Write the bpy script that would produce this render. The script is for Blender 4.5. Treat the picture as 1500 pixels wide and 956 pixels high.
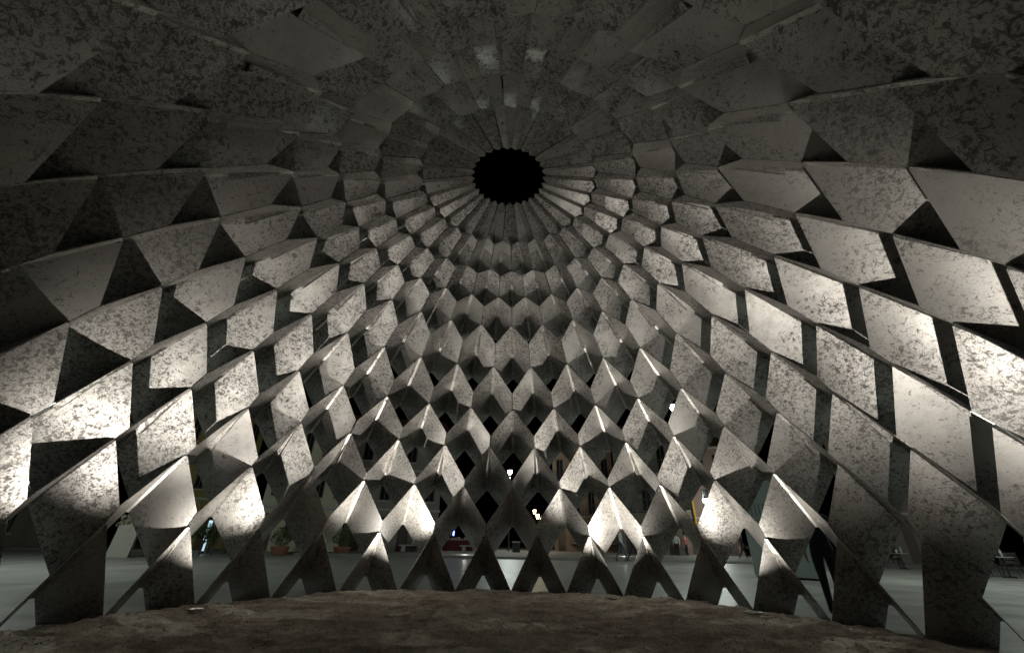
import bpy, bmesh, math, random
import numpy as np
from mathutils import Vector, Matrix, noise

# ------------------------------------------------------------------ reset
for o in list(bpy.data.objects): bpy.data.objects.remove(o)
scene = bpy.context.scene
col = scene.collection
random.seed(7)

# ------------------------------------------------------------------ camera
S = 5.0                      # radius of the pavilion at the first row of apexes, metres
Z0 = 0.215                   # plaza level below that row, in radii
def W(r, z): return (r*S, (z+Z0)*S)
CAM = Vector((.057*S, -1.002*S, (-.018+Z0)*S))
YAW, PIT, ROL, FPX = math.radians(-2.04), math.radians(27.5), math.radians(1.05), 601.0
fw = Vector((math.sin(YAW)*math.cos(PIT), math.cos(YAW)*math.cos(PIT), math.sin(PIT)))
rt0 = Vector((math.cos(YAW), -math.sin(YAW), 0)); up0 = rt0.cross(fw)
rt = math.cos(ROL)*rt0 + math.sin(ROL)*up0
up = -math.sin(ROL)*rt0 + math.cos(ROL)*up0
cd = bpy.data.cameras.new('camera'); cam = bpy.data.objects.new('camera', cd); col.objects.link(cam)
cd.sensor_width = 36; cd.lens = FPX/1500*36; cd.clip_start = .05; cd.clip_end = 2000
m = Matrix.Identity(4)
for i in range(3): m[i][0], m[i][1], m[i][2], m[i][3] = rt[i], up[i], -fw[i], CAM[i]
cam.matrix_world = m
scene.camera = cam
def ray(px, py): return (fw*FPX + rt*(px-750) - up*(py-478)).normalized()
def ground(px, py, z=0.0):
    d = ray(px, py); t = (z-CAM.z)/d.z; return CAM + d*t
def at(px, py, dist):        # point on a pixel's ray at a horizontal distance from the camera
    d = ray(px, py); t = dist/math.hypot(d.x, d.y); return CAM + d*t

# ------------------------------------------------------------------ night sky and exposure
world = bpy.data.worlds.new('World'); scene.world = world; world.use_nodes = True
wn = world.node_tree
bg = wn.nodes['Background']
sky = wn.nodes.new('ShaderNodeTexSky'); sky.sky_type = 'NISHITA'; sky.sun_disc = False
sky.sun_elevation = math.radians(-8); sky.sun_rotation = math.radians(200)
wn.links.new(sky.outputs[0], bg.inputs[0]); bg.inputs[1].default_value = 0.02
vs = scene.view_settings; vs.view_transform = 'Standard'; vs.look = 'None'; vs.exposure = 0.3; vs.gamma = 1
cy = scene.cycles; cy.max_bounces = 6; cy.diffuse_bounces = 3; cy.glossy_bounces = 4; cy.transmission_bounces = 2

# ------------------------------------------------------------------ helpers
def new_mat(name):
    mt = bpy.data.materials.new(name); mt.use_nodes = True
    return mt, mt.node_tree.nodes, mt.node_tree.links, mt.node_tree.nodes['Principled BSDF']
def plain(name, rgb, rough=.6, metal=0.0, var=.25, scale=6.0, bump=.0, emit=None, estr=0):
    mt, n, l, b = new_mat(name)
    b.inputs['Roughness'].default_value = rough; b.inputs['Metallic'].default_value = metal
    tc = n.new('ShaderNodeTexCoord'); nz = n.new('ShaderNodeTexNoise')
    nz.inputs['Scale'].default_value = scale; nz.inputs['Detail'].default_value = 6
    l.new(tc.outputs['Object'], nz.inputs['Vector'])
    mx = n.new('ShaderNodeMix'); mx.data_type = 'RGBA'
    mx.inputs[6].default_value = (*[c*(1-var) for c in rgb], 1); mx.inputs[7].default_value = (*[min(1, c*(1+var)) for c in rgb], 1)
    l.new(nz.outputs['Fac'], mx.inputs[0]); l.new(mx.outputs[2], b.inputs['Base Color'])
    if bump:
        bp = n.new('ShaderNodeBump'); bp.inputs['Strength'].default_value = bump; bp.inputs['Distance'].default_value = .01
        l.new(nz.outputs['Fac'], bp.inputs['Height']); l.new(bp.outputs[0], b.inputs['Normal'])
    if emit:
        b.inputs['Emission Color'].default_value = (*emit, 1); b.inputs['Emission Strength'].default_value = estr
    return mt
def link(name, mesh, mat, parent=None):
    o = bpy.data.objects.new(name, mesh); col.objects.link(o)
    if mat and not mesh.materials: mesh.materials.append(mat)
    if parent: o.parent = parent
    return o
def bm_obj(name, bm, mat, parent=None, smooth=False):
    me = bpy.data.meshes.new(name); bmesh.ops.recalc_face_normals(bm, faces=bm.faces[:]); bm.to_mesh(me); bm.free()
    if smooth:
        for p in me.polygons: p.use_smooth = True
    return link(name, me, mat, parent)
def tag(o, label=None, cat=None, group=None, kind=None):
    if label: o['label'] = label
    if cat: o['category'] = cat
    if group: o['group'] = group
    if kind: o['kind'] = kind
    return o
def empty(name, loc, rz=0.0):
    o = bpy.data.objects.new(name, None); col.objects.link(o); o.location = loc; o.rotation_euler = (0, 0, rz)
    o.empty_display_size = .2
    return o
def box(bm, x0, x1, y0, y1, z0, z1, bev=0.0):
    r = bmesh.ops.create_cube(bm, size=1); vs_ = r['verts']
    for v in vs_:
        v.co = Vector(((x0+x1)/2+v.co.x*(x1-x0), (y0+y1)/2+v.co.y*(y1-y0), (z0+z1)/2+v.co.z*(z1-z0)))
    if bev:
        ed = list({e for v in vs_ for e in v.link_edges})
        bmesh.ops.bevel(bm, geom=ed, offset=bev, segments=2, affect='EDGES', profile=.6)
def tube(bm, p0, p1, r0, r1=None, seg=10):
    r1 = r0 if r1 is None else r1
    p0, p1 = Vector(p0), Vector(p1); d = (p1-p0); L = d.length
    q = d.to_track_quat('Z', 'Y').to_matrix().to_4x4(); q.translation = (p0+p1)/2
    bmesh.ops.create_cone(bm, cap_ends=True, segments=seg, radius1=max(r0, 1e-4), radius2=max(r1, 1e-4), depth=L, matrix=q)
def lathe(bm, prof, seg=24, c=(0, 0, 0)):
    rings = []
    for r, z in prof:
        rings.append([bm.verts.new((c[0]+r*math.cos(2*math.pi*i/seg), c[1]+r*math.sin(2*math.pi*i/seg), c[2]+z)) for i in range(seg)])
    for a, b in zip(rings, rings[1:]):
        for i in range(seg): bm.faces.new((a[i], a[(i+1) % seg], b[(i+1) % seg], b[i]))
    if prof[0][0] > 1e-3: bm.faces.new(rings[0][::-1])
    if prof[-1][0] > 1e-3: bm.faces.new(rings[-1])
def ball(bm, c, r, sub=2, sc=(1, 1, 1)):
    v = bmesh.ops.create_icosphere(bm, subdivisions=sub, radius=r)['verts']
    for p in v: p.co = Vector((p.co.x*sc[0]+c[0], p.co.y*sc[1]+c[1], p.co.z*sc[2]+c[2]))

# ------------------------------------------------------------------ materials of the large surfaces
def mat_sheet():
    """hot-dip galvanised sheet: satin grey with broken, worm-like darker oxide patches"""
    mt, n, l, b = new_mat('galvanised_sheet')
    tc = n.new('ShaderNodeTexCoord'); oi = n.new('ShaderNodeObjectInfo')
    off = n.new('ShaderNodeVectorMath'); off.operation = 'SCALE'; off.inputs[0].default_value = (37, 91, 53)
    l.new(oi.outputs['Random'], off.inputs['Scale'])
    ad = n.new('ShaderNodeVectorMath'); ad.operation = 'ADD'
    l.new(tc.outputs['Object'], ad.inputs[0]); l.new(off.outputs[0], ad.inputs[1])
    def nz(scale, det, rough=.55, dist=0.0):
        k = n.new('ShaderNodeTexNoise'); k.inputs['Scale'].default_value = scale; k.inputs['Detail'].default_value = det
        k.inputs['Roughness'].default_value = rough; k.inputs['Distortion'].default_value = dist
        l.new(ad.outputs[0], k.inputs['Vector']); return k.outputs['Fac']
    def ramp(src, a, c):
        k = n.new('ShaderNodeMapRange'); k.interpolation_type = 'SMOOTHSTEP'
        k.inputs['From Min'].default_value = a; k.inputs['From Max'].default_value = c; l.new(src, k.inputs['Value']); return k.outputs[0]
    def math_(op, a, c):
        k = n.new('ShaderNodeMath'); k.operation = op
        for i, q in enumerate((a, c)):
            if isinstance(q, (int, float)): k.inputs[i].default_value = q
            else: l.new(q, k.inputs[i])
        return k.outputs[0]
    big = nz(1.3, 3, .5, .4)                                      # where a sheet is clean and where it is mottled
    rnd = math_('MULTIPLY_ADD', oi.outputs['Random'], .22); rnd.node.inputs[2].default_value = -.06
    where = ramp(math_('ADD', big, rnd), .26, .66)
    lim = math_('MULTIPLY_ADD', where, -.13); lim.node.inputs[2].default_value = .12
    def flecks(src, a_, c_): return ramp(math_('SUBTRACT', src, lim), a_, c_)
    blot = flecks(nz(22, 6, .64, .9), .49, .59)                # oxide flecks with crisp, ragged edges
    worm = flecks(nz(46, 4, .6, 1.5), .51, .61)
    cloud = ramp(nz(5, 5, .6, .6), .35, .70)
    fine = ramp(nz(80, 3, .65, .6), .40, .70)
    mot0 = math_('MAXIMUM', math_('MULTIPLY', blot, .85), math_('MULTIPLY', worm, .75))
    mot = math_('ADD', math_('MULTIPLY', mot0, .85), math_('ADD', math_('MULTIPLY', fine, .14), math_('MULTIPLY', cloud, .20)))
    colr = n.new('ShaderNodeMix'); colr.data_type = 'RGBA'
    colr.inputs[6].default_value = (.56, .555, .54, 1); colr.inputs[7].default_value = (.145, .141, .132, 1)
    l.new(mot, colr.inputs[0])
    tint = n.new('ShaderNodeMix'); tint.data_type = 'RGBA'; tint.blend_type = 'MULTIPLY'; tint.inputs[0].default_value = 1
    tn = n.new('ShaderNodeMix'); tn.data_type = 'RGBA'
    tn.inputs[6].default_value = (.80, .79, .765, 1); tn.inputs[7].default_value = (1, 1, 1, 1)
    l.new(nz(2.3, 5, .6, .5), tn.inputs[0])
    l.new(colr.outputs[2], tint.inputs[6]); l.new(tn.outputs[2], tint.inputs[7])
    l.new(tint.outputs[2], b.inputs['Base Color'])
    b.inputs['Metallic'].default_value = .97
    ro = n.new('ShaderNodeMapRange'); ro.inputs['To Min'].default_value = .46; ro.inputs['To Max'].default_value = .64
    l.new(mot, ro.inputs['Value']); l.new(ro.outputs[0], b.inputs['Roughness'])
    bp = n.new('ShaderNodeBump'); bp.inputs['Strength'].default_value = .25; bp.inputs['Distance'].default_value = .02
    hs = math_('ADD', nz(1.6, 1), math_('MULTIPLY', mot, .02))
    l.new(hs, bp.inputs['Height']); l.new(bp.outputs[0], b.inputs['Normal'])
    return mt
def mat_sand():
    mt, n, l, b = new_mat('sand')
    tc = n.new('ShaderNodeTexCoord')
    def nz(scale, det, rough=.6):
        k = n.new('ShaderNodeTexNoise'); k.inputs['Scale'].default_value = scale; k.inputs['Detail'].default_value = det
        k.inputs['Roughness'].default_value = rough; l.new(tc.outputs['Object'], k.inputs['Vector']); return k.outputs['Fac']
    mx = n.new('ShaderNodeMix'); mx.data_type = 'RGBA'
    mx.inputs[6].default_value = (.27, .235, .195, 1); mx.inputs[7].default_value = (.82, .74, .63, 1)
    a = n.new('ShaderNodeMath'); a.operation = 'ADD'; l.new(nz(3.5, 8, .7), a.inputs[0]); l.new(nz(42, 5, .75), a.inputs[1])
    r = n.new('ShaderNodeMapRange'); r.inputs['From Min'].default_value = .78; r.inputs['From Max'].default_value = 1.22
    l.new(a.outputs[0], r.inputs['Value']); l.new(r.outputs[0], mx.inputs[0]); l.new(mx.outputs[2], b.inputs['Base Color'])
    b.inputs['Roughness'].default_value = .95; b.inputs['Specular IOR Level'].default_value = .2
    bp = n.new('ShaderNodeBump'); bp.inputs['Strength'].default_value = 1.0; bp.inputs['Distance'].default_value = .03
    l.new(nz(38, 9, .8), bp.inputs['Height']); l.new(bp.outputs[0], b.inputs['Normal'])
    return mt
def mat_plaza():
    mt, n, l, b = new_mat('plaza_stone')
    tc = n.new('ShaderNodeTexCoord'); mp = n.new('ShaderNodeMapping'); mp.inputs['Rotation'].default_value = (0, 0, .12)
    l.new(tc.outputs['Object'], mp.inputs['Vector'])
    br = n.new('ShaderNodeTexBrick'); br.inputs['Scale'].default_value = 1.0
    br.inputs['Brick Width'].default_value = 1.2; br.inputs['Row Height'].default_value = .6; br.inputs['Mortar Size'].default_value = .008
    br.inputs['Color1'].default_value = (.36, .36, .34, 1); br.inputs['Color2'].default_value = (.30, .31, .295, 1); br.inputs['Mortar'].default_value = (.16, .16, .15, 1)
    l.new(mp.outputs[0], br.inputs['Vector'])
    nz = n.new('ShaderNodeTexNoise'); nz.inputs['Scale'].default_value = .9; nz.inputs['Detail'].default_value = 9; nz.inputs['Roughness'].default_value = .65
    l.new(tc.outputs['Object'], nz.inputs['Vector'])
    mr = n.new('ShaderNodeMapRange'); mr.inputs['From Min'].default_value = .3; mr.inputs['From Max'].default_value = .7; mr.inputs['To Min'].default_value = .6; mr.inputs['To Max'].default_value = 1.1
    l.new(nz.outputs['Fac'], mr.inputs['Value'])
    mx = n.new('ShaderNodeMix'); mx.data_type = 'RGBA'; mx.blend_type = 'MULTIPLY'; mx.inputs[0].default_value = 1
    l.new(br.outputs['Color'], mx.inputs[6]); l.new(mr.outputs[0], mx.inputs[7]); l.new(mx.outputs[2], b.inputs['Base Color'])
    rr = n.new('ShaderNodeMapRange'); rr.inputs['To Min'].default_value = .28; rr.inputs['To Max'].default_value = .6
    l.new(nz.outputs['Fac'], rr.inputs['Value']); l.new(rr.outputs[0], b.inputs['Roughness'])
    bp = n.new('ShaderNodeBump'); bp.inputs['Strength'].default_value = .3; bp.inputs['Distance'].default_value = .01
    l.new(nz.outputs['Fac'], bp.inputs['Height']); l.new(bp.outputs[0], b.inputs['Normal'])
    return mt
M_SHEET, M_SAND, M_PLAZA = mat_sheet(), mat_sand(), mat_plaza()

# ------------------------------------------------------------------ ground
bm = bmesh.new(); bmesh.ops.create_grid(bm, x_segments=2, y_segments=2, size=700)
tag(bm_obj('plaza', bm, M_PLAZA), kind='structure')

def sand_h(x, y):
    r = math.hypot(x, y)/S
    h = .075 + .05*noise.noise((x*.35, y*.35, 1.3)) + .035*noise.noise((x*.9, y*1.1, 5.1)) + .022*noise.noise((x*2.3, y*2.6, 9.4)) \
        + .045*(1-abs(noise.noise((x*2.1, y*3.4, 8.8))))**4 - .012 + .016*noise.noise((x*6, y*6.5, 2.2)) + .010*noise.noise((x*14, y*14, 7.7)) + .005*noise.noise((x*27, y*27, 4.4)) - .012
    edge = 1.05 + .015*noise.noise((x*.8, y*.8, 3.0))
    f = max(0.0, min(1.0, (edge-r)/.07)); f = f*f*(3-2*f)
    return h*f - .02*(1-f)
bm = bmesh.new()
NR, NA = 220, 800
rings = []
c0 = bm.verts.new((0, 0, sand_h(0, 0)))
for i in range(1, NR+1):
    r = 1.13*S*i/NR
    rings.append([bm.verts.new((r*math.sin(a), r*math.cos(a), sand_h(r*math.sin(a), r*math.cos(a)))) for a in [2*math.pi*j/NA for j in range(NA)]])
for j in range(NA): bm.faces.new((c0, rings[0][(j+1) % NA], rings[0][j]))
for a, b_ in zip(rings, rings[1:]):
    for j in range(NA): bm.faces.new((a[j], a[(j+1) % NA], b_[(j+1) % NA], b_[j]))
tag(bm_obj('sand_floor', bm, M_SAND, smooth=True), kind='structure')

# loose clods and grains lying on the sand
rs = random.Random(3)
vv_, ff_ = [], []
for i in range(9000):
    rr_ = 1.0*S*math.sqrt(rs.random()); aa_ = rs.uniform(-1.9, 1.9)
    x, y = rr_*math.sin(aa_), rr_*math.cos(aa_); d_ = .004+.014*rs.random()**4
    z = sand_h(x, y)+d_*.25; b0 = len(vv_); t_ = rs.random()*6
    for k_ in range(4): vv_.append((x+d_*math.cos(t_+k_*1.57)*rs.uniform(.7, 1.2), y+d_*math.sin(t_+k_*1.57)*rs.uniform(.7, 1.2), z+d_*rs.uniform(-.2, .2)))
    vv_.append((x, y, z+d_*rs.uniform(.5, .9))); vv_.append((x, y, z-d_*.6))
    for k_ in range(4): ff_ += [(b0+k_, b0+(k_+1) % 4, b0+4), (b0+(k_+1) % 4, b0+k_, b0+5)]
me = bpy.data.meshes.new('sand_clods'); me.from_pydata(vv_, [], ff_)
tag(link('sand_clods', me, M_SAND), 'loose sand clods and grains strewn over the sand floor', 'sand', kind='stuff')

# ------------------------------------------------------------------ the pavilion: ten rings of folded sheets
N = 28; HALF = math.pi/N
TR = [1.0, 0.957, 0.909, 0.845, 0.74, 0.6, 0.509, 0.406, 0.283, 0.116]
TZ = [0, 0.185, 0.352, 0.511, 0.677, 0.815, 0.907, 0.973, 1.03, 1.071]
LR = [1.035, .980, .933, .875, .784, .645, .530, .420, .297, .127]
LZ = [-.205, .043, .215, .400, .571, .752, .870, .957, 1.020, 1.067]
MR = [1.115, 1.097, 1.081, 1.026, 0.97, 0.875, 0.742, 0.619, 0.481, 0.325]
MZ = [-0.158, 0.035, 0.186, 0.354, 0.516, 0.669, 0.817, 0.916, 0.999, 1.049]
def plate_mesh(k):
    Tr, Tz = W(TR[k], TZ[k]); Lr, Lz = W(LR[k], LZ[k]); Mr, Mz = W(MR[k], MZ[k])
    sp = min(.024, .08*Tr*HALF)                     # half width of the flat strip along the fold
    gap = .007
    T, Mm = Vector((0, Tr, Tz)), Vector((0, Mr, Mz))
    R = Vector((Lr*math.sin(HALF)-gap, Lr*math.cos(HALF), Lz))
    T1, M1 = T+Vector((sp, 0, 0)), Mm+Vector((sp*1.0, 0, 0))
    if k == 0:                                      # the feet: plain flat legs
        nrm = (M1-T1).cross(R-T1)
        mer = Vector((math.cos(HALF), -math.sin(HALF), 0))
        d = nrm.cross(mer).normalized()
        if d.z > 0: d.negate()
        B = R + d*(Mm-T).length
    else:                                           # the joint between two sheets runs down to the apex of the ring below
        qr, qz = W(TR[k-1], TZ[k-1])
        dr, dz = qr-Lr, qz-Lz; dl = math.hypot(dr, dz)
        qr, qz = qr-dz/dl*.020, qz+dr/dl*.020
        dr, dz = qr-Lr, qz-Lz; dl = math.hypot(dr, dz); ln = (Mm-T).length*.95
        br, bz = Lr+dr/dl*ln, Lz+dz/dl*ln
        B = Vector((br*math.sin(HALF)-gap, br*math.cos(HALF), bz))
    fl = lambda v: Vector((-v.x, v.y, v.z))
    bm = bmesh.new()
    NS = 1 if k == 0 else 4                         # a slightly sprung sheet: ruled surface between fold and joint
    for sg in (1, -1):
        g_ = []
        for i in range(NS+1):
            row = []
            for j in range(NS+1):
                u_, v_ = i/NS, j/NS
                c_ = (T1*(1-u_)+M1*u_)*(1-v_) + (R*(1-u_)+B*u_)*v_
                row.append(bm.verts.new(c_ if sg > 0 else fl(c_)))
            g_.append(row)
        for i in range(NS):
            for j in range(NS): bm.faces.new((g_[i][j], g_[i+1][j], g_[i+1][j+1], g_[i][j+1]))
        if sg > 0: sp1 = [r_[0] for r_ in g_]
        else: sp2 = [r_[0] for r_ in g_]
    for i in range(NS): bm.faces.new((sp1[i], sp2[i], sp2[i+1], sp1[i+1]))
    bmesh.ops.recalc_face_normals(bm, faces=bm.faces[:])
    # normals face the axis, the thickness goes outward
    f0 = bm.faces[:][-1]
    if f0.normal.y > 0:
        for f in bm.faces: f.normal_flip()
    bmesh.ops.solidify(bm, geom=bm.faces[:], thickness=.009)
    me = bpy.data.meshes.new('folded_plate'); bm.normal_update(); bm.to_mesh(me); bm.free()
    for p_ in me.polygons: p_.use_smooth = True
    me.set_sharp_from_angle(angle=math.radians(9))
    me.materials.append(M_SHEET)
    return me
pav = empty('dome_pavilion', (0, 0, 0))
tag(pav, 'open dome pavilion of folded galvanised steel sheets in overlapping rings with a round top opening', 'pavilion')
for k in range(10):
    me = plate_mesh(k)
    for j in range(N):
        c = 2*j + (1 if k % 2 == 0 else 0)
        o = bpy.data.objects.new('folded_plate', me); col.objects.link(o); o.parent = pav
        o.rotation_euler = (random.gauss(0, .0004), random.gauss(0, .0004), -c*HALF + random.gauss(0, .0009))

# ------------------------------------------------------------------ in-ground uplights at the foot of the wall
M_BLACK = plain('black_metal', (.03, .03, .032), .45, .6)
M_STEEL = plain('brushed_steel', (.5, .5, .48), .35, .9)
def lens_mat(name, rgb, s): return plain(name, (.8, .8, .8), .3, emit=rgb, estr=s)
M_LENS = lens_mat('lamp_lens', (1, .93, .80), 12)
UPC = (1.0, .93, .84)
UPL = [  # column, radius, strength, aim (outward, along the wall, up), cone, what stands beside it
    (-10.7, .90, 1.0, (.26, 0, 1), 88, 'round steel uplight sunk in the sand before the leg pair opposite the yellow house'),
    (-4.7, .89, 2.7, (.24, 0, 1), 92, 'round steel uplight sunk in the sand before the bright leg pair near the stone benches'),
    (3.9, .90, 2.7, (.24, 0, 1), 92, 'round steel uplight sunk in the sand before the bright leg pair near the walking couple'),
    (8.7, .90, 1.0, (.26, 0, 1), 88, 'round steel uplight sunk in the sand before the leg pair beside the pale kiosk'),
    (21.0, .85, 2.3, (-.30, -.62, .90), 86, 'round steel uplight sunk in the sand, aimed along the wall towards the kiosk side'),
    (-15.9, .80, 1.3, (.04, .32, .95), 84, 'round steel uplight sunk in the sand near the wall, aimed straight up')]
UPW = 150.0
for i, (c, rr, w, aim, cone, lab) in enumerate(UPL):
    a = c*HALF; x, y = rr*S*math.sin(a), rr*S*math.cos(a); z = sand_h(x, y)
    e = empty('ground_uplight', (x, y, z-.1), -a)
    bm = bmesh.new(); lathe(bm, [(.085, 0), (.10, .10), (.115, .105), (.115, .118), (.085, .118), (.08, .04), (.0, .035)], 24)
    bm_obj('housing', bm, M_STEEL, e)
    bm = bmesh.new(); lathe(bm, [(.0, .104), (.078, .104), (.078, .108), (.06, .113), (0, .115)], 20)
    lens = bm_obj('lens', bm, M_LENS, e, True)
    lens.location.z = -.06 if rr < .88 else -.035     # the two wall washers sit deep in their housings
    ld = bpy.data.lights.new('uplight_beam', 'SPOT'); ld.energy = UPW*w; ld.color = UPC; ld.spot_size = math.radians(cone); ld.spot_blend = .8
    ld.shadow_soft_size = .02
    lo = bpy.data.objects.new('uplight_beam', ld); col.objects.link(lo); lo.parent = e; lo.location = (0, 0, .15)
    lo.rotation_euler = Vector((aim[1], aim[0], aim[2])).to_track_quat('-Z', 'Y').to_euler()
    tag(e, lab, 'uplight', 'uplights in the sand around the dome wall')

# ------------------------------------------------------------------ plaza lighting (street lamps)
M_GLOBE = lens_mat('lamp_globe', (.95, 1.0, .92), 40)
def street_lamp(p, h, watt, label, rgb=(.90, 1.0, .90)):
    e = empty('street_lamp', (p[0], p[1], 0))
    bm = bmesh.new(); lathe(bm, [(.16, 0), (.16, .05), (.09, .12), (.075, .9), (.05, 1.0), (.045, h-.35)], 14); bm_obj('pole', bm, M_BLACK, e, True)
    bm = bmesh.new(); lathe(bm, [(.05, h-.36), (.14, h-.30), (.14, h-.26), (.0, h-.25)], 16); bm_obj('collar', bm, M_BLACK, e)
    bm = bmesh.new(); lathe(bm, [(.0, h-.25), (.13, h-.22), (.21, h-.05), (.19, h+.08), (.1, h+.17), (0, h+.2)], 16); bm_obj('lamp_globe', bm, M_GLOBE, e, True)
    bm = bmesh.new(); lathe(bm, [(.20, h+.09), (.22, h+.12), (.12, h+.22), (.02, h+.30), (0, h+.31)], 16); bm_obj('cap', bm, M_BLACK, e)
    ld = bpy.data.lights.new('lamp_light', 'POINT'); ld.energy = watt; ld.color = rgb; ld.shadow_soft_size = .22
    lo = bpy.data.objects.new('lamp_light', ld); col.objects.link(lo); lo.parent = e; lo.location = (0, 0, h-.9+.35)
    tag(e, label, 'street lamp', 'street lamps around the plaza')
    return e
def lamp_px(px, py, dist, watt, label):
    p = at(px, py, dist); return street_lamp((p.x, p.y), p.z, watt, label)

lamp_px(988, 596, 22, 650, 'tall street lamp with a bright white globe behind the yellow frame')
lamp_px(747, 690, 42, 900, 'street lamp with a small white globe far across the plaza behind the litter bin')
lamp_px(1033, 732, 40, 400, 'low street lamp with a white globe on the far pavement beside the pink house')
PL, PR = at(-150, 790, 20), at(1650, 790, 20)
for x, y, w, lab in [(PL.x, PL.y, 1300, 'black street lamp on the plaza in front of the yellow house'), (PR.x, PR.y, 1300, 'black street lamp on the plaza in front of the dark brown house'),
                     (-19, -3, 160, 'black street lamp on the open paving beside the dome'), (20, -4, 160, 'black street lamp on the open paving beside the cafe tables'),
                     (-12, -16, 60, 'black street lamp on the paving behind the dome, opposite the yellow house'), (13, -16, 60, 'black street lamp on the paving behind the dome, opposite the brown house')]:
    street_lamp((x, y), 6.5, w, lab)

# ------------------------------------------------------------------ far pavement
bm = bmesh.new(); box(bm, -80, 80, 22.6, 75, -.3, .13, .02)
tag(bm_obj('pavement', bm, plain('pavement_stone', (.16, .155, .145), .75, 0, .3, 3.0, .3)), kind='structure')
M_KERB = plain('kerb_stone', (.30, .30, .28), .7, 0, .25, 5, .2)

# ------------------------------------------------------------------ houses round the plaza
M_PANE = plain('window_pane', (.012, .014, .016), .08, 0, .2)
M_WOOD = plain('dark_wood', (.055, .04, .03), .6, 0, .3, 8)
M_ROOF = plain('roof_tile', (.17, .09, .06), .8, 0, .35, 9, .4)
def building(pl, pr, dist, h, rgb, storeys, bays, label, warm=(), balcony=False, arches=False, roof=True):
    a, b_ = at(pl, 780, dist), at(pr, 780, dist); a.z = b_.z = 0
    mid = (a+b_)/2; u = (b_-a); w = u.length; ang = math.atan2(u.y, u.x)
    e = empty('town_house', (mid.x, mid.y, .12), ang)
    wallm = plain('wall_render', rgb, .9, 0, .18, 1.2, .15)
    dep = 9.0; sh = h/storeys; cw = w/bays
    xs, ops = [-w/2], []
    for i in range(bays):
        ww = min(1.15, cw*.45)
        for j in range(storeys):
            if j == 0:
                if i % 2 == 0: z0, z1, q = 0.02, min(2.6, sh*.82), 'door'
                else: z0, z1, q = .75, min(2.5, sh*.8), 'window'
            else: z0, z1, q = j*sh+.55 if not balcony else j*sh+.1, j*sh+min(2.35, sh*.80), 'window'
            cx = -w/2+(i+.5)*cw
            ops.append((cx-ww/2, cx+ww/2, z0, z1, q))
    # wall: vertical strips between the openings
    bm = bmesh.new(); T_ = .28
    for i in range(bays):
        cx0, cx1 = -w/2+i*cw, -w/2+(i+1)*cw
        col_ops = sorted([o for o in ops if cx0 <= (o[0]+o[1])/2 <= cx1], key=lambda o: o[2])
        box(bm, cx0, col_ops[0][0], 0, T_, 0, h); box(bm, col_ops[0][1], cx1, 0, T_, 0, h)
        z = 0
        for o in col_ops:
            if o[2] > z+.01: box(bm, o[0], o[1], 0, T_, z, o[2])
            z = o[3]
        box(bm, col_ops[0][0], col_ops[0][1], 0, T_, z, h)
    box(bm, -w/2, -w/2+T_, T_, dep, 0, h); box(bm, w/2-T_, w/2, T_, dep, 0, h); box(bm, -w/2, w/2, dep-T_, dep, 0, h)
    bm_obj('wall', bm, wallm, e)
    for j in range(1, storeys+1):
        bm = bmesh.new(); box(bm, -w/2-.08, w/2+.08, -.12, -.002, j*sh-.16, j*sh, .02); bm_obj('cornice', bm, M_KERB, e)
    for n_, (x0, x1, z0, z1, q) in enumerate(ops):
        bm = bmesh.new(); t = .07
        box(bm, x0, x0+t, .10, .18, z0, z1); box(bm, x1-t, x1, .10, .18, z0, z1)
        box(bm, x0+t, x1-t, .10, .18, z1-t, z1); box(bm, x0+t, x1-t, .10, .18, z0, z0+t)
        xm = (x0+x1)/2; box(bm, xm-.03, xm+.03, .11, .17, z0+t, z1-t)
        f = bm_obj(q, bm, M_WOOD, e)
        bm = bmesh.new(); box(bm, x0+t, x1-t, .135, .150, z0+t, z1-t)
        bm_obj('pane' if q == 'window' else 'door_leaf', bm, (M_WARM if n_ in warm else M_PANE) if q == 'window' else M_WOOD, f)
        if q == 'window':
            bm = bmesh.new(); box(bm, x0-.1, x1+.1, -.10, .09, z0-.08, z0-.003, .01); bm_obj('sill', bm, M_KERB, f)
            if balcony:
                bm = bmesh.new(); box(bm, x0-.35, x1+.35, -.75, -.004, z0-.14, z0-.09)
                for k in range(12):
                    xx = x0-.33+(x1-x0+.66)*k/11; box(bm, xx-.012, xx+.012, -.74, -.715, z0-.09, z0+.85)
                box(bm, x0-.35, x1+.35, -.75, -.70, z0+.85, z0+.9)
                bm_obj('balcony', bm, M_BLACK, e)
    if arches:
        bm = bmesh.new()
        for i in range(bays):
            cx = -w/2+(i+.5)*cw; R_ = cw*.38
            pts = [(cx+R_*math.cos(t_), 2.5+R_*math.sin(t_)) for t_ in [math.pi*k/12 for k in range(13)]]
            for (xa, za), (xb, zb) in zip(pts, pts[1:]): tube(bm, (xa, -.06, za), (xb, -.06, zb), .11, seg=6)
            for sx in (-R_, R_): tube(bm, (cx+sx, -.06, 0), (cx+sx, -.06, 2.5), .11, seg=8)
        bm_obj('arcade_moulding', bm, plain('arch_stone', (.28, .24, .10), .8), e)
    bm = bmesh.new()
    if roof:
        vsr = [bm.verts.new(p) for p in [(-w/2-.4, -.5, h), (w/2+.4, -.5, h), (w/2+.4, dep+.4, h), (-w/2-.4, dep+.4, h), (-w/2-.4, dep/2, h+2.2), (w/2+.4, dep/2, h+2.2)]]
        for f in ((0, 1, 5, 4), (2, 3, 4, 5), (1, 2, 5), (3, 0, 4), (3, 2, 1, 0)): bm.faces.new([vsr[i] for i in f])
    else: box(bm, -w/2, w/2, 0, dep, h, h+.25)
    bm_obj('roof', bm, M_ROOF, e)
    tag(e, label, 'house')
    return e
M_WARM = plain('lit_window', (.3, .22, .1), .4, emit=(1, .62, .25), estr=1.2)
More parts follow.
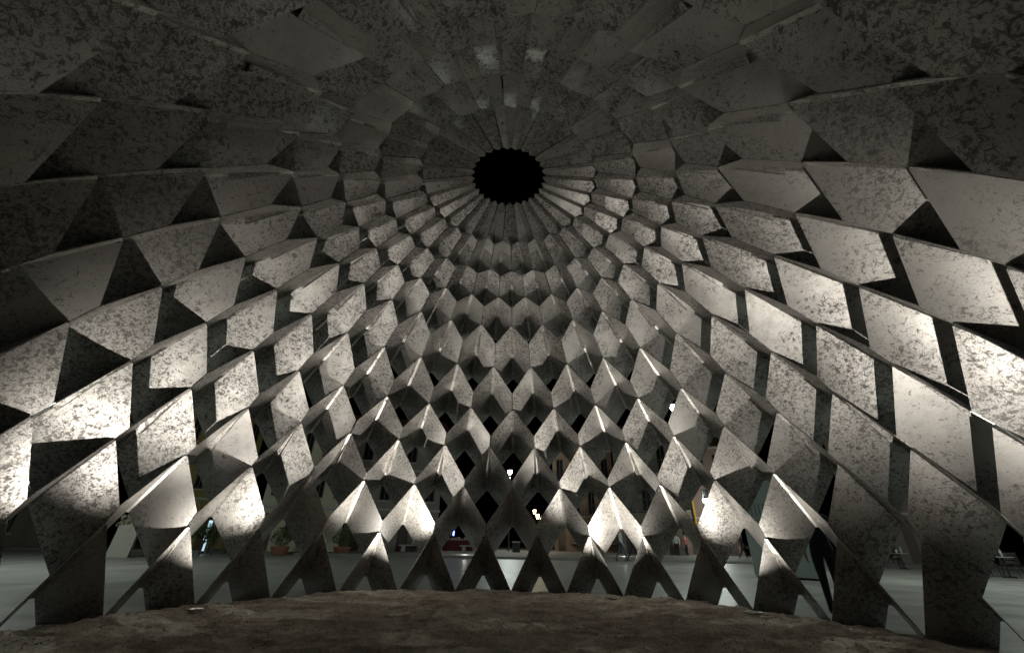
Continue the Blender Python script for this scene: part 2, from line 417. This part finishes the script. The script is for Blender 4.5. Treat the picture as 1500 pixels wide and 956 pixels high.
building(-40, 130, 44, 8.5, (.10, .09, .075), 3, 6, 'dark grey house at the end of the plaza beside the yellow house')
building(215, 345, 38, 9.5, (.20, .165, .06), 3, 4, 'yellow house with an arcade of stone arches along the plaza', arches=True)
building(372, 500, 33, 8.0, (.34, .33, .25), 3, 4, 'cream house with dark windows behind the round planters')
building(502, 640, 35, 8.5, (.18, .17, .15), 3, 4, 'grey beige house behind the stone benches', warm=(5,))
building(812, 905, 46, 9.5, (.15, .10, .075), 3, 4, 'reddish brown house behind the parked car', balcony=True)
building(908, 1000, 40, 9.5, (.18, .165, .14), 3, 3, 'stone grey house with iron balconies behind the walking couple', balcony=True)
building(1004, 1085, 44, 9.0, (.20, .14, .12), 3, 3, 'dull pink house behind the yellow frame')
building(1250, 1420, 38, 8.5, (.14, .12, .10), 3, 5, 'dark brown house behind the cafe tables', warm=(5, 9))

# ------------------------------------------------------------------ street furniture
def stone_bench(px, py, rz, label):
    p = ground(px, py, 0.0); e = empty('stone_bench', (p.x, p.y, 0 if p.y < 22.6 else .13), rz)
    bm = bmesh.new(); box(bm, -.95, .95, -.26, .26, .38, .47, .02); bm_obj('seat', bm, M_KERB, e)
    for sx in (-.62, .62):
        bm = bmesh.new(); box(bm, sx-.14, sx+.14, -.2, .2, 0, .377, .02); bm_obj('leg', bm, M_KERB, e)
    return tag(e, label, 'bench', 'stone benches along the far pavement')
bench1 = stone_bench(603, 811, .12, 'pale stone bench with a person sitting on it')
stone_bench(691, 811, -.06, 'pale empty stone bench beside the stall with the red cloth')

M_POT = plain('terracotta', (.22, .10, .06), .8, 0, .3, 7, .3)
M_SOIL = plain('soil', (.04, .03, .02), .95)
def mat_leaf(name, c0, c1):
    mt, n, l, b = new_mat(name)
    oi = n.new('ShaderNodeNewGeometry'); mx = n.new('ShaderNodeMix'); mx.data_type = 'RGBA'
    mx.inputs[6].default_value = (*c0, 1); mx.inputs[7].default_value = (*c1, 1)
    l.new(oi.outputs['Random Per Island'], mx.inputs[0]); l.new(mx.outputs[2], b.inputs['Base Color']); b.inputs['Roughness'].default_value = .55
    return mt
M_LEAF = mat_leaf('shrub_leaf', (.035, .06, .02), (.09, .12, .04))
M_LEAF2 = mat_leaf('leaf_lit_tone', (.22, .20, .13), (.45, .42, .32))  # lightened leaf tone: light falling on the foliage is put into the colour
M_BARK = plain('bark', (.06, .045, .035), .9, 0, .3, 20, .5)
def leaves(bm, c, rx, rz, n_, size):
    for i in range(n_):
        while True:
            v = Vector((random.uniform(-1, 1), random.uniform(-1, 1), random.uniform(-1, 1)))
            if .25 < v.length < 1: break
        k = 1 + .35*noise.noise(v*2.1+Vector(c))
        p = Vector(c)+Vector((v.x*rx*k, v.y*rx*k, v.z*rz*k))
        q = Vector((random.gauss(0, 1), random.gauss(0, 1), random.gauss(0, 1))).normalized(); t_ = q.orthogonal().normalized(); s2 = q.cross(t_)
        s_ = size*random.uniform(.6, 1.3)
        bm.faces.new([bm.verts.new(x) for x in (p-t_*s_, p+s2*s_*.45, p+t_*s_, p-s2*s_*.45)])
def planter(px, py, label, pale=False):
    p = ground(px, py); e = empty('round_planter', (p.x, p.y, 0))
    bm = bmesh.new(); lathe(bm, [(.34, 0), (.40, .05), (.50, .36), (.53, .40), (.53, .46), (.46, .46), (.45, .40)], 24); bm_obj('pot', bm, M_POT, e, True)
    bm = bmesh.new(); lathe(bm, [(.452, .395), (0, .41)], 24); bm_obj('soil', bm, M_SOIL, e)
    bm = bmesh.new()
    for k in range(6):
        a = k*1.05; tube(bm, (.12*math.cos(a), .12*math.sin(a), .38), (.35*math.cos(a), .35*math.sin(a), .95), .018, .008, 6)
    bm_obj('stem', bm, M_BARK, e)
    bm = bmesh.new(); leaves(bm, (0, 0, .98), .68, .52, 900, .06); bm_obj('foliage', bm, M_LEAF2 if pale else M_LEAF, e)
    return tag(e, label, 'planter', 'round terracotta planters on the plaza')
planter(408, 812.5, 'round terracotta planter with a dark shrub beside the yellow house end of the cream house')
planter(499, 812.5, 'round terracotta planter with a dark shrub nearer the stone benches')

# litter bin
p = ground(756, 811); e = empty('litter_bin', (p.x, p.y, 0), .1)
M_BIN = plain('bin_green', (.012, .018, .014), .4, .2)
bm = bmesh.new(); box(bm, -.30, .30, -.26, .26, .06, .84, .03); bm_obj('body', bm, M_BIN, e)
bm = bmesh.new(); box(bm, -.33, .33, -.29, .29, .842, .90, .02); bm_obj('lid', bm, plain('bin_lid', (.45, .45, .42), .5), e)
bm = bmesh.new(); box(bm, -.25, .25, -.21, .21, 0, .058); bm_obj('foot', bm, M_BLACK, e)
bm = bmesh.new(); box(bm, -.17, .17, -.268, -.262, .6, .74); bm_obj('slot', bm, M_BLACK, e)
tag(e, 'dark green litter bin with a pale lid standing on the plaza', 'litter bin')

# stall with red cloth and blue light
p = ground(671, 807.5, .13); e = empty('market_stall', (p.x, p.y, .13), .05)
bm = bmesh.new(); box(bm, -1.15, 1.15, -.45, .45, .74, .79, .01)
for sx in (-1, 1):
    for sy in (-.35, .35): tube(bm, (sx, sy, 0), (sx, sy, .74), .03, seg=8)
bm_obj('table', bm, M_WOOD, e)
bm = bmesh.new(); ns = 40
def cl(i, z): 
    x = -1.2+2.4*i/ns; return (x, -.49-.02*math.sin(i*1.9)*(1-z), .05+.745*z)
vv = [[bm.verts.new(cl(i, z)) for i in range(ns+1)] for z in (0, .5, 1)]
top = [bm.verts.new((-1.2+2.4*i/ns, .47, .796)) for i in range(ns+1)]; vv.append(top)
for a, b_ in zip(vv, vv[1:]):
    for i in range(ns): bm.faces.new((a[i], a[i+1], b_[i+1], b_[i]))
bm_obj('red_cloth', bm, plain('red_cloth', (.07, .008, .01), .85, 0, .3, 4), e, True)
bm = bmesh.new()
for k in range(9):
    x = -1+.25*k; hgt = random.uniform(.1, .28); box(bm, x-.09, x+.09, -.25, .1, .80, .80+hgt, .01)
bm_obj('goods', bm, plain('goods', (.3, .27, .2), .6, 0, .6, 9), e)
bm = bmesh.new()
for sx in (-1.15, 1.15): tube(bm, (sx, .3, .79), (sx, .3, 1.9), .02, seg=8)
tube(bm, (-1.15, .3, 1.9), (1.15, .3, 1.9), .02, seg=8); bm_obj('rail', bm, M_BLACK, e)
bm = bmesh.new(); box(bm, -.55, -.41, .2, .28, 1.12, 1.48, .02); bm_obj('blue_light', bm, lens_mat('blue_led', (.10, .16, 1.0), 7), e)
tag(e, 'market stall draped in dark red cloth with a small blue light', 'stall')
for (bx_, by_), lab in zip([(655, 808), (660, 808), (665.5, 809)], ('farthest from', 'second from', 'closest to')):
    p = ground(bx_, by_); e = empty('bollard', (p.x, p.y, 0))
    bm = bmesh.new(); lathe(bm, [(.11, 0), (.11, .04), (.075, .07), (.065, .72), (.08, .75), (.07, .85), (.0, .9)], 14); bm_obj('post', bm, plain('bollard_white', (.6, .6, .56), .6), e, True)
    bm = bmesh.new(); lathe(bm, [(.0676, .60), (.072, .60), (.071, .66), (.066, .66)], 14); bm_obj('band', bm, M_BLACK, e)
    tag(e, 'short white bollard, ' + lab + ' the stall with the red cloth', 'bollard', 'white bollards beside the stall')

# small lights let into the paving
for px_, py_, lab in [(681, 815), (916, 816)] and [(681, 815, 'small round light let into the paving in front of the empty stone bench'), (916, 817, 'small round light let into the paving at the feet of the walking couple')]:
    p = ground(px_, py_); e = empty('paving_light', (p.x, p.y, 0))
    bm = bmesh.new(); lathe(bm, [(.13, .002), (.14, .03), (.12, .05), (.10, .05)], 18); bm_obj('rim', bm, M_STEEL, e)
    bm = bmesh.new(); lathe(bm, [(.10, .045), (.085, .09), (.05, .12), (0, .125)], 16); bm_obj('lens', bm, M_GLOBE, e, True)
    ld = bpy.data.lights.new('paving_light_glow', 'POINT'); ld.energy = 25; ld.color = (1, .97, .9); ld.shadow_soft_size = .08
    lo = bpy.data.objects.new('paving_light_glow', ld); col.objects.link(lo); lo.parent = e; lo.location = (0, 0, .3)
    tag(e, lab, 'ground light', 'small lights let into the paving')

# wall lanterns, warm
M_WLAMP = lens_mat('warm_lamp', (1, .72, .34), 26)
for px_, py_, d_, lab in [(783, 749, 50, 'white shop lantern on a bracket post, first of the three past the litter bin'), (787.5, 756, 44, 'warm shop lantern, middle one of the three past the litter bin'), (794, 762, 38, 'yellow shop lantern, last of the three past the litter bin')]:
    p = at(px_, py_, d_); e = empty('post_lantern', (p.x, p.y, .13)); h = p.z-.13
    bm = bmesh.new(); lathe(bm, [(.12, 0), (.1, .1), (.04, .2), (.035, h-.2)], 10); bm_obj('post', bm, M_BLACK, e)
    bm = bmesh.new(); lathe(bm, [(.08, h-.2), (.16, h+.16), (.0, h+.165)], 6); bm_obj('lantern_glass', bm, M_WLAMP, e)
    bm = bmesh.new(); lathe(bm, [(.19, h+.168), (.05, h+.34), (0, h+.36)], 6); bm_obj('lantern_cap', bm, M_BLACK, e)
    tag(e, lab, 'lantern', 'shop lanterns past the litter bin')
p = at(790, 762, 41)
ld = bpy.data.lights.new('lantern_glow', 'POINT'); ld.energy = 60; ld.color = (1, .66, .3); ld.shadow_soft_size = .15
lo = bpy.data.objects.new('lantern_glow', ld); col.objects.link(lo); lo.location = p

# pale kiosk with a printed side
p = ground(1160, 846); e = empty('information_kiosk', (p.x, p.y, 0), math.radians(-38))
M_KIOSK = plain('kiosk_white', (.42, .50, .48), .5, 0, .06, 2)
bm = bmesh.new(); box(bm, -.95, .95, -.8, .8, .06, 3.2, .015); bm_obj('body', bm, M_KIOSK, e)
bm = bmesh.new(); box(bm, -.9, .9, -.75, .75, 0, .058); bm_obj('plinth', bm, M_BLACK, e)
bm = bmesh.new(); box(bm, -1.0, 1.0, -.85, .85, 3.202, 3.3, .015); bm_obj('roof', bm, M_STEEL, e)
bm = bmesh.new()
for k in range(11): box(bm, -.75+.13*k, -.72+.13*k, -.806, -.802, 1.9, 2.3)
for z in (1.75, 1.6, 1.5): box(bm, -.75, .58, -.806, -.802, z, z+.02)
bm_obj('printed_bars', bm, plain('kiosk_print', (.10, .14, .16), .6), e)
tag(e, 'tall pale blue-grey kiosk with dark printed bars standing just outside the dome', 'kiosk')

# yellow steel frame
p = ground(1046, 815); e = empty('yellow_frame', (p.x, p.y, 0), .35)
M_YEL = plain('yellow_paint', (.55, .33, .03), .5, 0, .2, 6)
zb, zt = at(1046, 681, (p-CAM).xy.length).z, at(1050, 649, (p-CAM).xy.length).z
for sx in (-1.3, 1.3):
    bm = bmesh.new(); box(bm, sx-.07, sx+.07, -.07, .07, 0, zt+.3, .01); bm_obj('post', bm, M_YEL, e)
for z in (zb, zt):
    bm = bmesh.new(); box(bm, -1.8, 1.8, .075, .16, z-.09, z+.09, .01); bm_obj('beam', bm, M_YEL, e)
for sx in (-1, 1):
    bm = bmesh.new(); tube(bm, (sx*1.3, -.02, zb-.9), (sx*.5, .1, zb-.1), .04, seg=8); bm_obj('brace', bm, M_YEL, e)
tag(e, 'yellow painted steel frame with two cross beams standing on the plaza', 'steel frame')

# parked car
def car(px, py, rz, rgb, label):
    p = ground(px, py); e = empty('parked_car', (p.x, p.y, p.z), rz)
    paint = plain('car_paint', rgb, .25, .3, .05)
    prof = [(-2.1, .35), (-2.12, .62), (-2.0, .86), (-1.25, .95), (-.75, 1.38), (.35, 1.45), (1.15, 1.36), (1.75, .98), (2.02, .9), (2.1, .6), (2.06, .34)]
    bm = bmesh.new(); ring = []
    for y, k in ((-.82, .94), (-.86, 1), (-.5, 1.005), (.5, 1.005), (.86, 1), (.82, .94)):
        ring.append([bm.verts.new((x*(.985 if abs(y) > .7 else 1.0), y*(1 if z < 1.0 else .86), z*k if z > .9 else z)) for x, z in prof])
    for a, b_ in zip(ring, ring[1:]):
        for i in range(len(prof)): bm.faces.new((a[i], a[(i+1) % len(prof)], b_[(i+1) % len(prof)], b_[i]))
    bm.faces.new(ring[0]); bm.faces.new(ring[-1][::-1])
    bm_obj('body', bm, paint, e)
    for sy in (-1, 1):
        for xs_ in ([(-1.05, .99), (-.70, 1.29), (.10, 1.34), (.10, 1.0)], [(.18, 1.0), (.18, 1.34), (1.08, 1.27), (1.5, 1.0)]):
            bm = bmesh.new(); vf = [bm.verts.new((x, sy*(.872-.11*(z-1)/.35*1.05), z)) for x, z in xs_]; vb = [bm.verts.new((v.co.x, v.co.y-sy*.03, v.co.z)) for v in vf]
            bm.faces.new(vf); bm.faces.new(vb[::-1])
            for i in range(4): bm.faces.new((vf[i], vf[(i+1) % 4], vb[(i+1) % 4], vb[i]))
            bm_obj('window', bm, M_PANE, e)
    for x in (-1.32, 1.30):
        for sy in (-1, 1):
            bm = bmesh.new(); tube(bm, (x, sy*.70, .31), (x, sy*.895, .31), .31, seg=22); w_ = bm_obj('wheel', bm, M_BLACK, e)
            bm = bmesh.new(); tube(bm, (x, sy*.896, .31), (x, sy*.905, .31), .19, seg=16); bm_obj('rim', bm, M_STEEL, w_)
    for sy in (-.6, .6):
        bm = bmesh.new(); box(bm, -2.14, -2.05, sy-.17, sy+.17, .62, .76, .02); bm_obj('headlight', bm, M_STEEL, e)
        bm = bmesh.new(); box(bm, 2.03, 2.12, sy-.15, sy+.15, .62, .8, .02); bm_obj('tail_light', bm, plain('tail_red', (.3, .01, .01), .3), e)
    return tag(e, label, 'car', 'cars parked at the far pavement')
car(852, 807, .1, (.06, .012, .014), 'dark red car parked in front of the reddish brown house')
car(975, 806, 3.2, (.02, .021, .023), 'black car parked in front of the stone grey house')

# cafe tables and chairs
M_TTOP = plain('table_top', (.32, .36, .40), .35, .2)
M_WICK = plain('dark_wicker', (.03, .022, .018), .7, 0, .4, 40, .6)
def cafe_table(p, label):
    e = empty('cafe_table', p)
    bm = bmesh.new(); lathe(bm, [(.0, .70), (.36, .70), (.37, .715), (.36, .73), (0, .73)], 24); bm_obj('table_top', bm, M_TTOP, e)
    bm = bmesh.new(); tube(bm, (0, 0, .02), (0, 0, .70), .03, seg=10); bm_obj('column', bm, M_BLACK, e)
    bm = bmesh.new(); lathe(bm, [(.22, 0), (.2, .02), (.03, .04)], 18); bm_obj('base', bm, M_BLACK, e)
    return tag(e, label, 'table', 'cafe tables')
def cafe_chair(p, rz, label):
    e = empty('cafe_chair', p, rz)
    bm = bmesh.new(); box(bm, -.23, .23, -.22, .22, .42, .47, .02); bm_obj('seat', bm, M_WICK, e)
    bm = bmesh.new()
    for k in range(9):
        a0 = math.pi*(.08+.84*k/8); a1 = math.pi*(.08+.84*(k+1)/8)
        if k < 8:
            for z0, z1 in ((.47, .58), (.62, .73), (.77, .86)):
                c_ = [( .27*math.cos(a_), .24*math.sin(a_), z_) for a_, z_ in ((a0, z0), (a1, z0), (a1, z1), (a0, z1))]
                vi = [bm.verts.new(q) for q in c_]; vo = [bm.verts.new((q[0]*1.08, q[1]*1.08, q[2])) for q in c_]
                bm.faces.new(vi); bm.faces.new(vo[::-1])
                for i in range(4): bm.faces.new((vi[i], vi[(i+1) % 4], vo[(i+1) % 4], vo[i]))
        tube(bm, (.28*math.cos(a0), .25*math.sin(a0), .45), (.28*math.cos(a0), .25*math.sin(a0), .88), .014, seg=6)
    bm_obj('backrest', bm, M_WICK, e)
    for sx in (-.2, .2):
        for sy in (-.18, .18):
            bm = bmesh.new(); tube(bm, (sx, sy, .43), (sx*1.2, sy*1.2, 0), .018, .014, 8); bm_obj('leg', bm, M_BLACK, e)
    return tag(e, label, 'chair', 'wicker cafe chairs')
def on_table(p, kind, lab):
    e = None
    if kind == 'glass':
        bm = bmesh.new(); lathe(bm, [(.028, 0), (.036, .13), (.033, .13), (.026, .01), (0, .01)], 14)
        e = bm_obj('drinking_glass', bm, plain('glass_ware', (.7, .75, .78), .08, .2), None, True); cat = 'glass'
    else:
        bm = bmesh.new(); lathe(bm, [(.036, 0), (.038, .02), (.038, .19), (.015, .25), (.014, .31), (0, .312)], 14)
        e = bm_obj('bottle', bm, plain('bottle_glass', (.35, .42, .45), .12, .2), None, True); cat = 'bottle'
    e.location = p; tag(e, lab, cat)
c1 = ground(1481, 846); cafe_table(c1, 'small round cafe table with a bottle and a glass, nearest the dome')
cafe_chair(c1+Vector((-.62, .1, 0)), math.radians(80), 'dark wicker cafe chair beside the table with the bottle, on the kiosk side')
cafe_chair(c1+Vector((.55, .35, 0)), math.radians(-65), 'dark wicker cafe chair beside the table with the bottle, on the house side')
on_table(c1+Vector((.05, 0, .731)), 'bottle', 'pale glass bottle standing on the cafe table nearest the dome')
on_table(c1+Vector((-.14, .05, .731)), 'glass', 'drinking glass standing on the cafe table nearest the dome')
c2 = ground(1326, 833); cafe_table(c2, 'small round cafe table in front of the seated person in dark clothes')
cafe_chair(c2+Vector((.1, .75, 0)), 0, 'dark wicker cafe chair under the seated person')
cafe_chair(c2+Vector((-.75, .05, 0)), math.radians(85), 'empty dark wicker cafe chair beside the table of the seated person')
on_table(c2+Vector((-.1, .03, .731)), 'glass', 'drinking glass on the table of the seated person')
on_table(c2+Vector((.12, -.02, .731)), 'bottle', 'pale bottle on the table of the seated person')

# leaning sign board, bicycle-free corner by the yellow house
p = ground(172, 816); e = empty('sign_board', (p.x, p.y, 0), .5)
for sy in (-1, 1):
    bm = bmesh.new(); box(bm, -.4, .4, -.02, .02, 0, 1.35, .008); o = bm_obj('board', bm, plain('board_white', (.25, .24, .21), .6), e); o.rotation_euler = (sy*.17, 0, 0); o.location = (0, sy*.25, 0)
tag(e, 'pale folding sign board standing on the paving near the yellow house', 'sign')
p = ground(184, 815)
def tree(p, h, label, pale):
    e = empty('small_tree', (p.x, p.y, 0))
    bm = bmesh.new(); tube(bm, (0, 0, 0), (.03, .02, h*.45), .07, .045, 9)
    for k in range(7):
        a = k*.9; tube(bm, (.03, .02, h*(.36+.012*k)), (.5*math.cos(a), .5*math.sin(a), h*(.6+.04*k)), .03, .01, 6)
    bm_obj('trunk', bm, M_BARK, e)
    bm = bmesh.new()
    for k in range(7):
        a = k*.9; leaves(bm, (.42*math.cos(a), .42*math.sin(a), h*(.62+.035*k)), .42, .36, 230, .06)
    bm_obj('crown', bm, pale, e)
    tag(e, label, 'tree')
tree(p, 1.9, 'small tree with leaves coloured pale as if lit up, behind the folding sign board', M_LEAF2)
tree(ground(291, 812), 1.5, 'small green tree in front of the yellow arcade', M_LEAF)
# glowing column by the arcade
p = ground(294, 810.5); e = empty('light_column', (p.x, p.y, 0))
bm = bmesh.new(); lathe(bm, [(.12, 0), (.12, .15)], 14); bm_obj('base', bm, M_BLACK, e)
bm = bmesh.new(); lathe(bm, [(.10, .152), (.10, 1.75), (.0, 1.76)], 14); bm_obj('tube_light', bm, lens_mat('tube_glow', (.45, .75, .85), .8), e)
tag(e, 'slim glowing column light in front of the yellow arcade', 'column light')
# wooden stool
p = ground(316, 813); e = empty('wooden_stool', (p.x, p.y, 0), .4)
bm = bmesh.new(); box(bm, -.22, .22, -.2, .2, .62, .66, .01); bm_obj('seat', bm, M_WOOD, e)
for sx in (-.17, .17):
    for sy in (-.15, .15):
        bm = bmesh.new(); tube(bm, (sx, sy, .62), (sx*1.5, sy*1.5, 0), .02, seg=8); bm_obj('leg', bm, M_WOOD, e)
tag(e, 'tall dark wooden stool with splayed legs near the yellow arcade', 'stool')

# ------------------------------------------------------------------ people
SKIN = plain('skin', (.45, .28, .20), .55, 0, .08)
def cloth(rgb): return plain('cloth', rgb, .85, 0, .2, 12)
def person(p, rz, label, shirt, trousers, hair, pose='stand', h=1.72, long_hair=False):
    k = h/1.75
    e = empty('person', (p[0], p[1], p[2]), rz)
    J = {'pelvis': (0, 0, .95), 'belly': (0, .01, 1.08), 'chest': (0, .0, 1.28), 'neck0': (0, .01, 1.45), 'neck1': (0, -.01, 1.53), 'head': (0, -.02, 1.62), 'crown': (0, -.01, 1.70)}
    Rr = {'pelvis': (.15, .11), 'belly': (.135, .10), 'chest': (.16, .11), 'neck0': (.075, .065), 'neck1': (.055, .055), 'head': (.078, .095), 'crown': (.06, .07)}
    E_ = [('pelvis', 'belly'), ('belly', 'chest'), ('chest', 'neck0'), ('neck0', 'neck1'), ('neck1', 'head'), ('head', 'crown')]
    zone = {('pelvis', 'belly'): 0, ('belly', 'chest'): 0, ('chest', 'neck0'): 0, ('neck0', 'neck1'): 2, ('neck1', 'head'): 2, ('head', 'crown'): 2}
    st = {'stand': .02, 'walk': .26, 'sit': 0}[pose]
    for sgn, s_ in ((-1, 'l'), (1, 'r')):
        x = .095*sgn; ph = sgn*st
        if pose == 'sit': hip, knee, ank, toe = (x, 0, .90), (x*1.15, -.43, .90), (x*1.2, -.45, .50), (x*1.3, -.60, .45)
        else: hip, knee, ank, toe = (x, 0, .90), (x*.95, -.55*ph-.02, .50), (x*.95, -1.0*ph+(.10 if ph < -.1 else 0), .10+(.05 if ph < -.1 else 0)), (x*1.1, -1.0*ph-.13+(.10 if ph < -.1 else 0), .045)
        if pose == 'sit': sh, el, wr, ha = (.19*sgn, .01, 1.40), (.24*sgn, -.08, 1.13), (.15*sgn, -.30, 1.0), (.12*sgn, -.38, .985)
        else: sh, el, wr, ha = (.19*sgn, .01, 1.40), (.25*sgn, .05+.3*ph, 1.13), (.25*sgn, -.06+.6*ph, .90), (.245*sgn, -.09+.65*ph, .83)
        for n_, c_, r_ in (('hip', hip, (.095, .10)), ('knee', knee, (.062, .065)), ('ank', ank, (.042, .045)), ('toe', toe, (.042, .03)), ('sh', sh, (.062, .062)), ('el', el, (.044, .044)), ('wr', wr, (.029, .026)), ('ha', ha, (.036, .018))):
            J[s_+n_] = c_; Rr[s_+n_] = r_
        for a, b_, z in (('pelvis', s_+'hip', 1), (s_+'hip', s_+'knee', 1), (s_+'knee', s_+'ank', 1), (s_+'ank', s_+'toe', 3), ('neck0', s_+'sh', 0), (s_+'sh', s_+'el', 0), (s_+'el', s_+'wr', 0), (s_+'wr', s_+'ha', 2)):
            E_.append((a, b_)); zone[(a, b_)] = z
        hv = Vector(ha); dv = (Vector(ha)-Vector(wr)).normalized()
        for f_, (dx, ln) in enumerate(((-.03, .055), (-.012, .085), (.004, .09), (.02, .082), (.034, .066))):
            a_, b2 = s_+'f%da' % f_, s_+'f%db' % f_
            base = hv+Vector((0, dx, .02 if f_ == 0 else 0)) + dv*(0 if f_ == 0 else .03)
            J[a_] = tuple(base + dv*ln*.5); J[b2] = tuple(base + dv*ln + Vector((-.012*sgn, -.012, 0)))
            Rr[a_] = Rr[b2] = (.009, .009)
            E_ += [(s_+'ha', a_), (a_, b2)]; zone[(s_+'ha', a_)] = zone[(a_, b2)] = 2
    drop = .45 if pose == 'sit' else 0
    names = list(J); idx = {n_: i for i, n_ in enumerate(names)}
    me = bpy.data.meshes.new('body_skeleton'); me.from_pydata([tuple(c*k for c in J[n_]) for n_ in names], [(idx[a], idx[b_]) for a, b_ in E_], [])
    tmp = bpy.data.objects.new('body_skeleton', me); col.objects.link(tmp)
    md = tmp.modifiers.new('skin', 'SKIN'); md.use_smooth_shade = True
    for n_ in names:
        v = me.skin_vertices[0].data[idx[n_]]; v.radius = tuple(r*k for r in Rr[n_]); v.use_root = (n_ == 'pelvis')
    sb = tmp.modifiers.new('sub', 'SUBSURF'); sb.levels = sb.render_levels = 2
    dg = bpy.context.evaluated_depsgraph_get(); dg.update()
    bmsh = bpy.data.meshes.new_from_object(tmp.evaluated_get(dg)); bpy.data.objects.remove(tmp)
    bm = bmesh.new(); bm.from_mesh(bmsh)
    hc = Vector(J['head'])*k                                   # nose, ears, eyes and mouth on the head
    face = []
    for c_, r_, sc, z in (((0, -.105, -.005), .016, (.8, 1.2, 1.6), 2), ((-.082, 0, 0), .022, (.5, 1, 1.5), 2), ((.082, 0, 0), .022, (.5, 1, 1.5), 2), ((-.03, -.088, .018), .010, (1.2, .7, .8), 4), ((.03, -.088, .018), .010, (1.2, .7, .8), 4), ((0, -.093, -.045), .016, (1.5, .5, .4), 4)):
        n0 = len(bm.faces); ball(bm, hc+Vector(c_)*k, r_*k, 1, (1, 1, 1)); bm.faces.ensure_lookup_table()
        face.append((n0, len(bm.faces), z))
    segs = [(Vector(J[a])*k, Vector(J[b_])*k, zone[(a, b_)]) for a, b_ in E_]
    bm.faces.ensure_lookup_table()
    for f in bm.faces:
        c_ = f.calc_center_median(); best = (9, 0)
        for a, b_, z in segs:
            d = b_-a; t_ = max(0, min(1, (c_-a).dot(d)/d.length_squared)); q = (c_-a-d*t_).length
            if q < best[0]: best = (q, z)
        f.material_index = best[1]; f.smooth = True
    for n0, n1, z in face:
        for i in range(n0, n1): bm.faces[i].material_index = z
    bm.to_mesh(bmsh); bm.free()
    for mt in (cloth(shirt), cloth(trousers), SKIN, M_BLACK, plain('dark_feature', (.06, .03, .025), .4)): bmsh.materials.append(mt)
    bo = link('body', bmsh, None, e); bo.location = (0, 0, -drop*k)
    bm = bmesh.new(); ball(bm, (0, 0, 0), .105*k, 3)
    for v in list(bm.verts):
        if v.co.y < -.05*k and v.co.z < .045*k: bm.verts.remove(v)
    for v in bm.verts:
        if v.co.z < 0: v.co.z *= 2.2 if long_hair else 1.05
        v.co *= 1+.05*noise.noise(v.co*40)
    bmesh.ops.solidify(bm, geom=bm.faces[:], thickness=.008)
    ho = bm_obj('hair', bm, plain('hair', hair, .6, 0, .35, 40), e, True); ho.location = (0, .008*k, hc.z+.02*k-drop*k)
    tag(e, label, 'person', 'people on the plaza')
    return e
pk = ground(1215, 845); dd = (pk-CAM); dd.z = 0
pk = CAM+dd.normalized()*9.4; pk.z = 0
person(pk, math.radians(150), 'blond person in dark navy clothes standing beside the pale kiosk', (.012, .014, .022), (.014, .014, .018), (.42, .29, .12), 'stand', 1.76, True)
person(ground(912, 822), math.radians(60), 'person in a pale jacket and blue jeans walking past the dome', (.40, .44, .40), (.05, .07, .11), (.05, .03, .02), 'walk')
person(ground(929, 822), math.radians(65), 'person in black coat walking beside the one in jeans', (.012, .012, .013), (.015, .014, .016), (.03, .02, .015), 'walk', 1.68, True)
person(ground(1007, 816), math.radians(20), 'person in a red and white top standing near the yellow frame', (.32, .10, .10), (.02, .02, .025), (.03, .02, .015), 'stand', 1.66)
person(ground(994, 816), math.radians(-30), 'person in a white shirt standing near the yellow frame', (.55, .56, .54), (.02, .02, .02), (.02, .015, .01), 'stand', 1.74)
person(ground(1091, 820), math.radians(80), 'person in black with a pale bag strap walking towards the kiosk', (.02, .02, .022), (.02, .02, .022), (.03, .02, .015), 'walk')
bl = bench1.location
person((bl.x+.25, bl.y-.02, .02), math.radians(-10), 'person in a white top and dark trousers sitting on the stone bench', (.5, .5, .46), (.015, .015, .018), (.03, .02, .015), 'sit')
person((c2.x+.1, c2.y+.72, .02), 0, 'person in dark clothes sitting at the cafe table', (.03, .025, .022), (.02, .02, .025), (.12, .07, .04), 'sit')
person(ground(305, 812), math.radians(30), 'person in a dark coat standing by the wooden stool', (.03, .03, .028), (.03, .028, .026), (.02, .015, .01), 'stand')
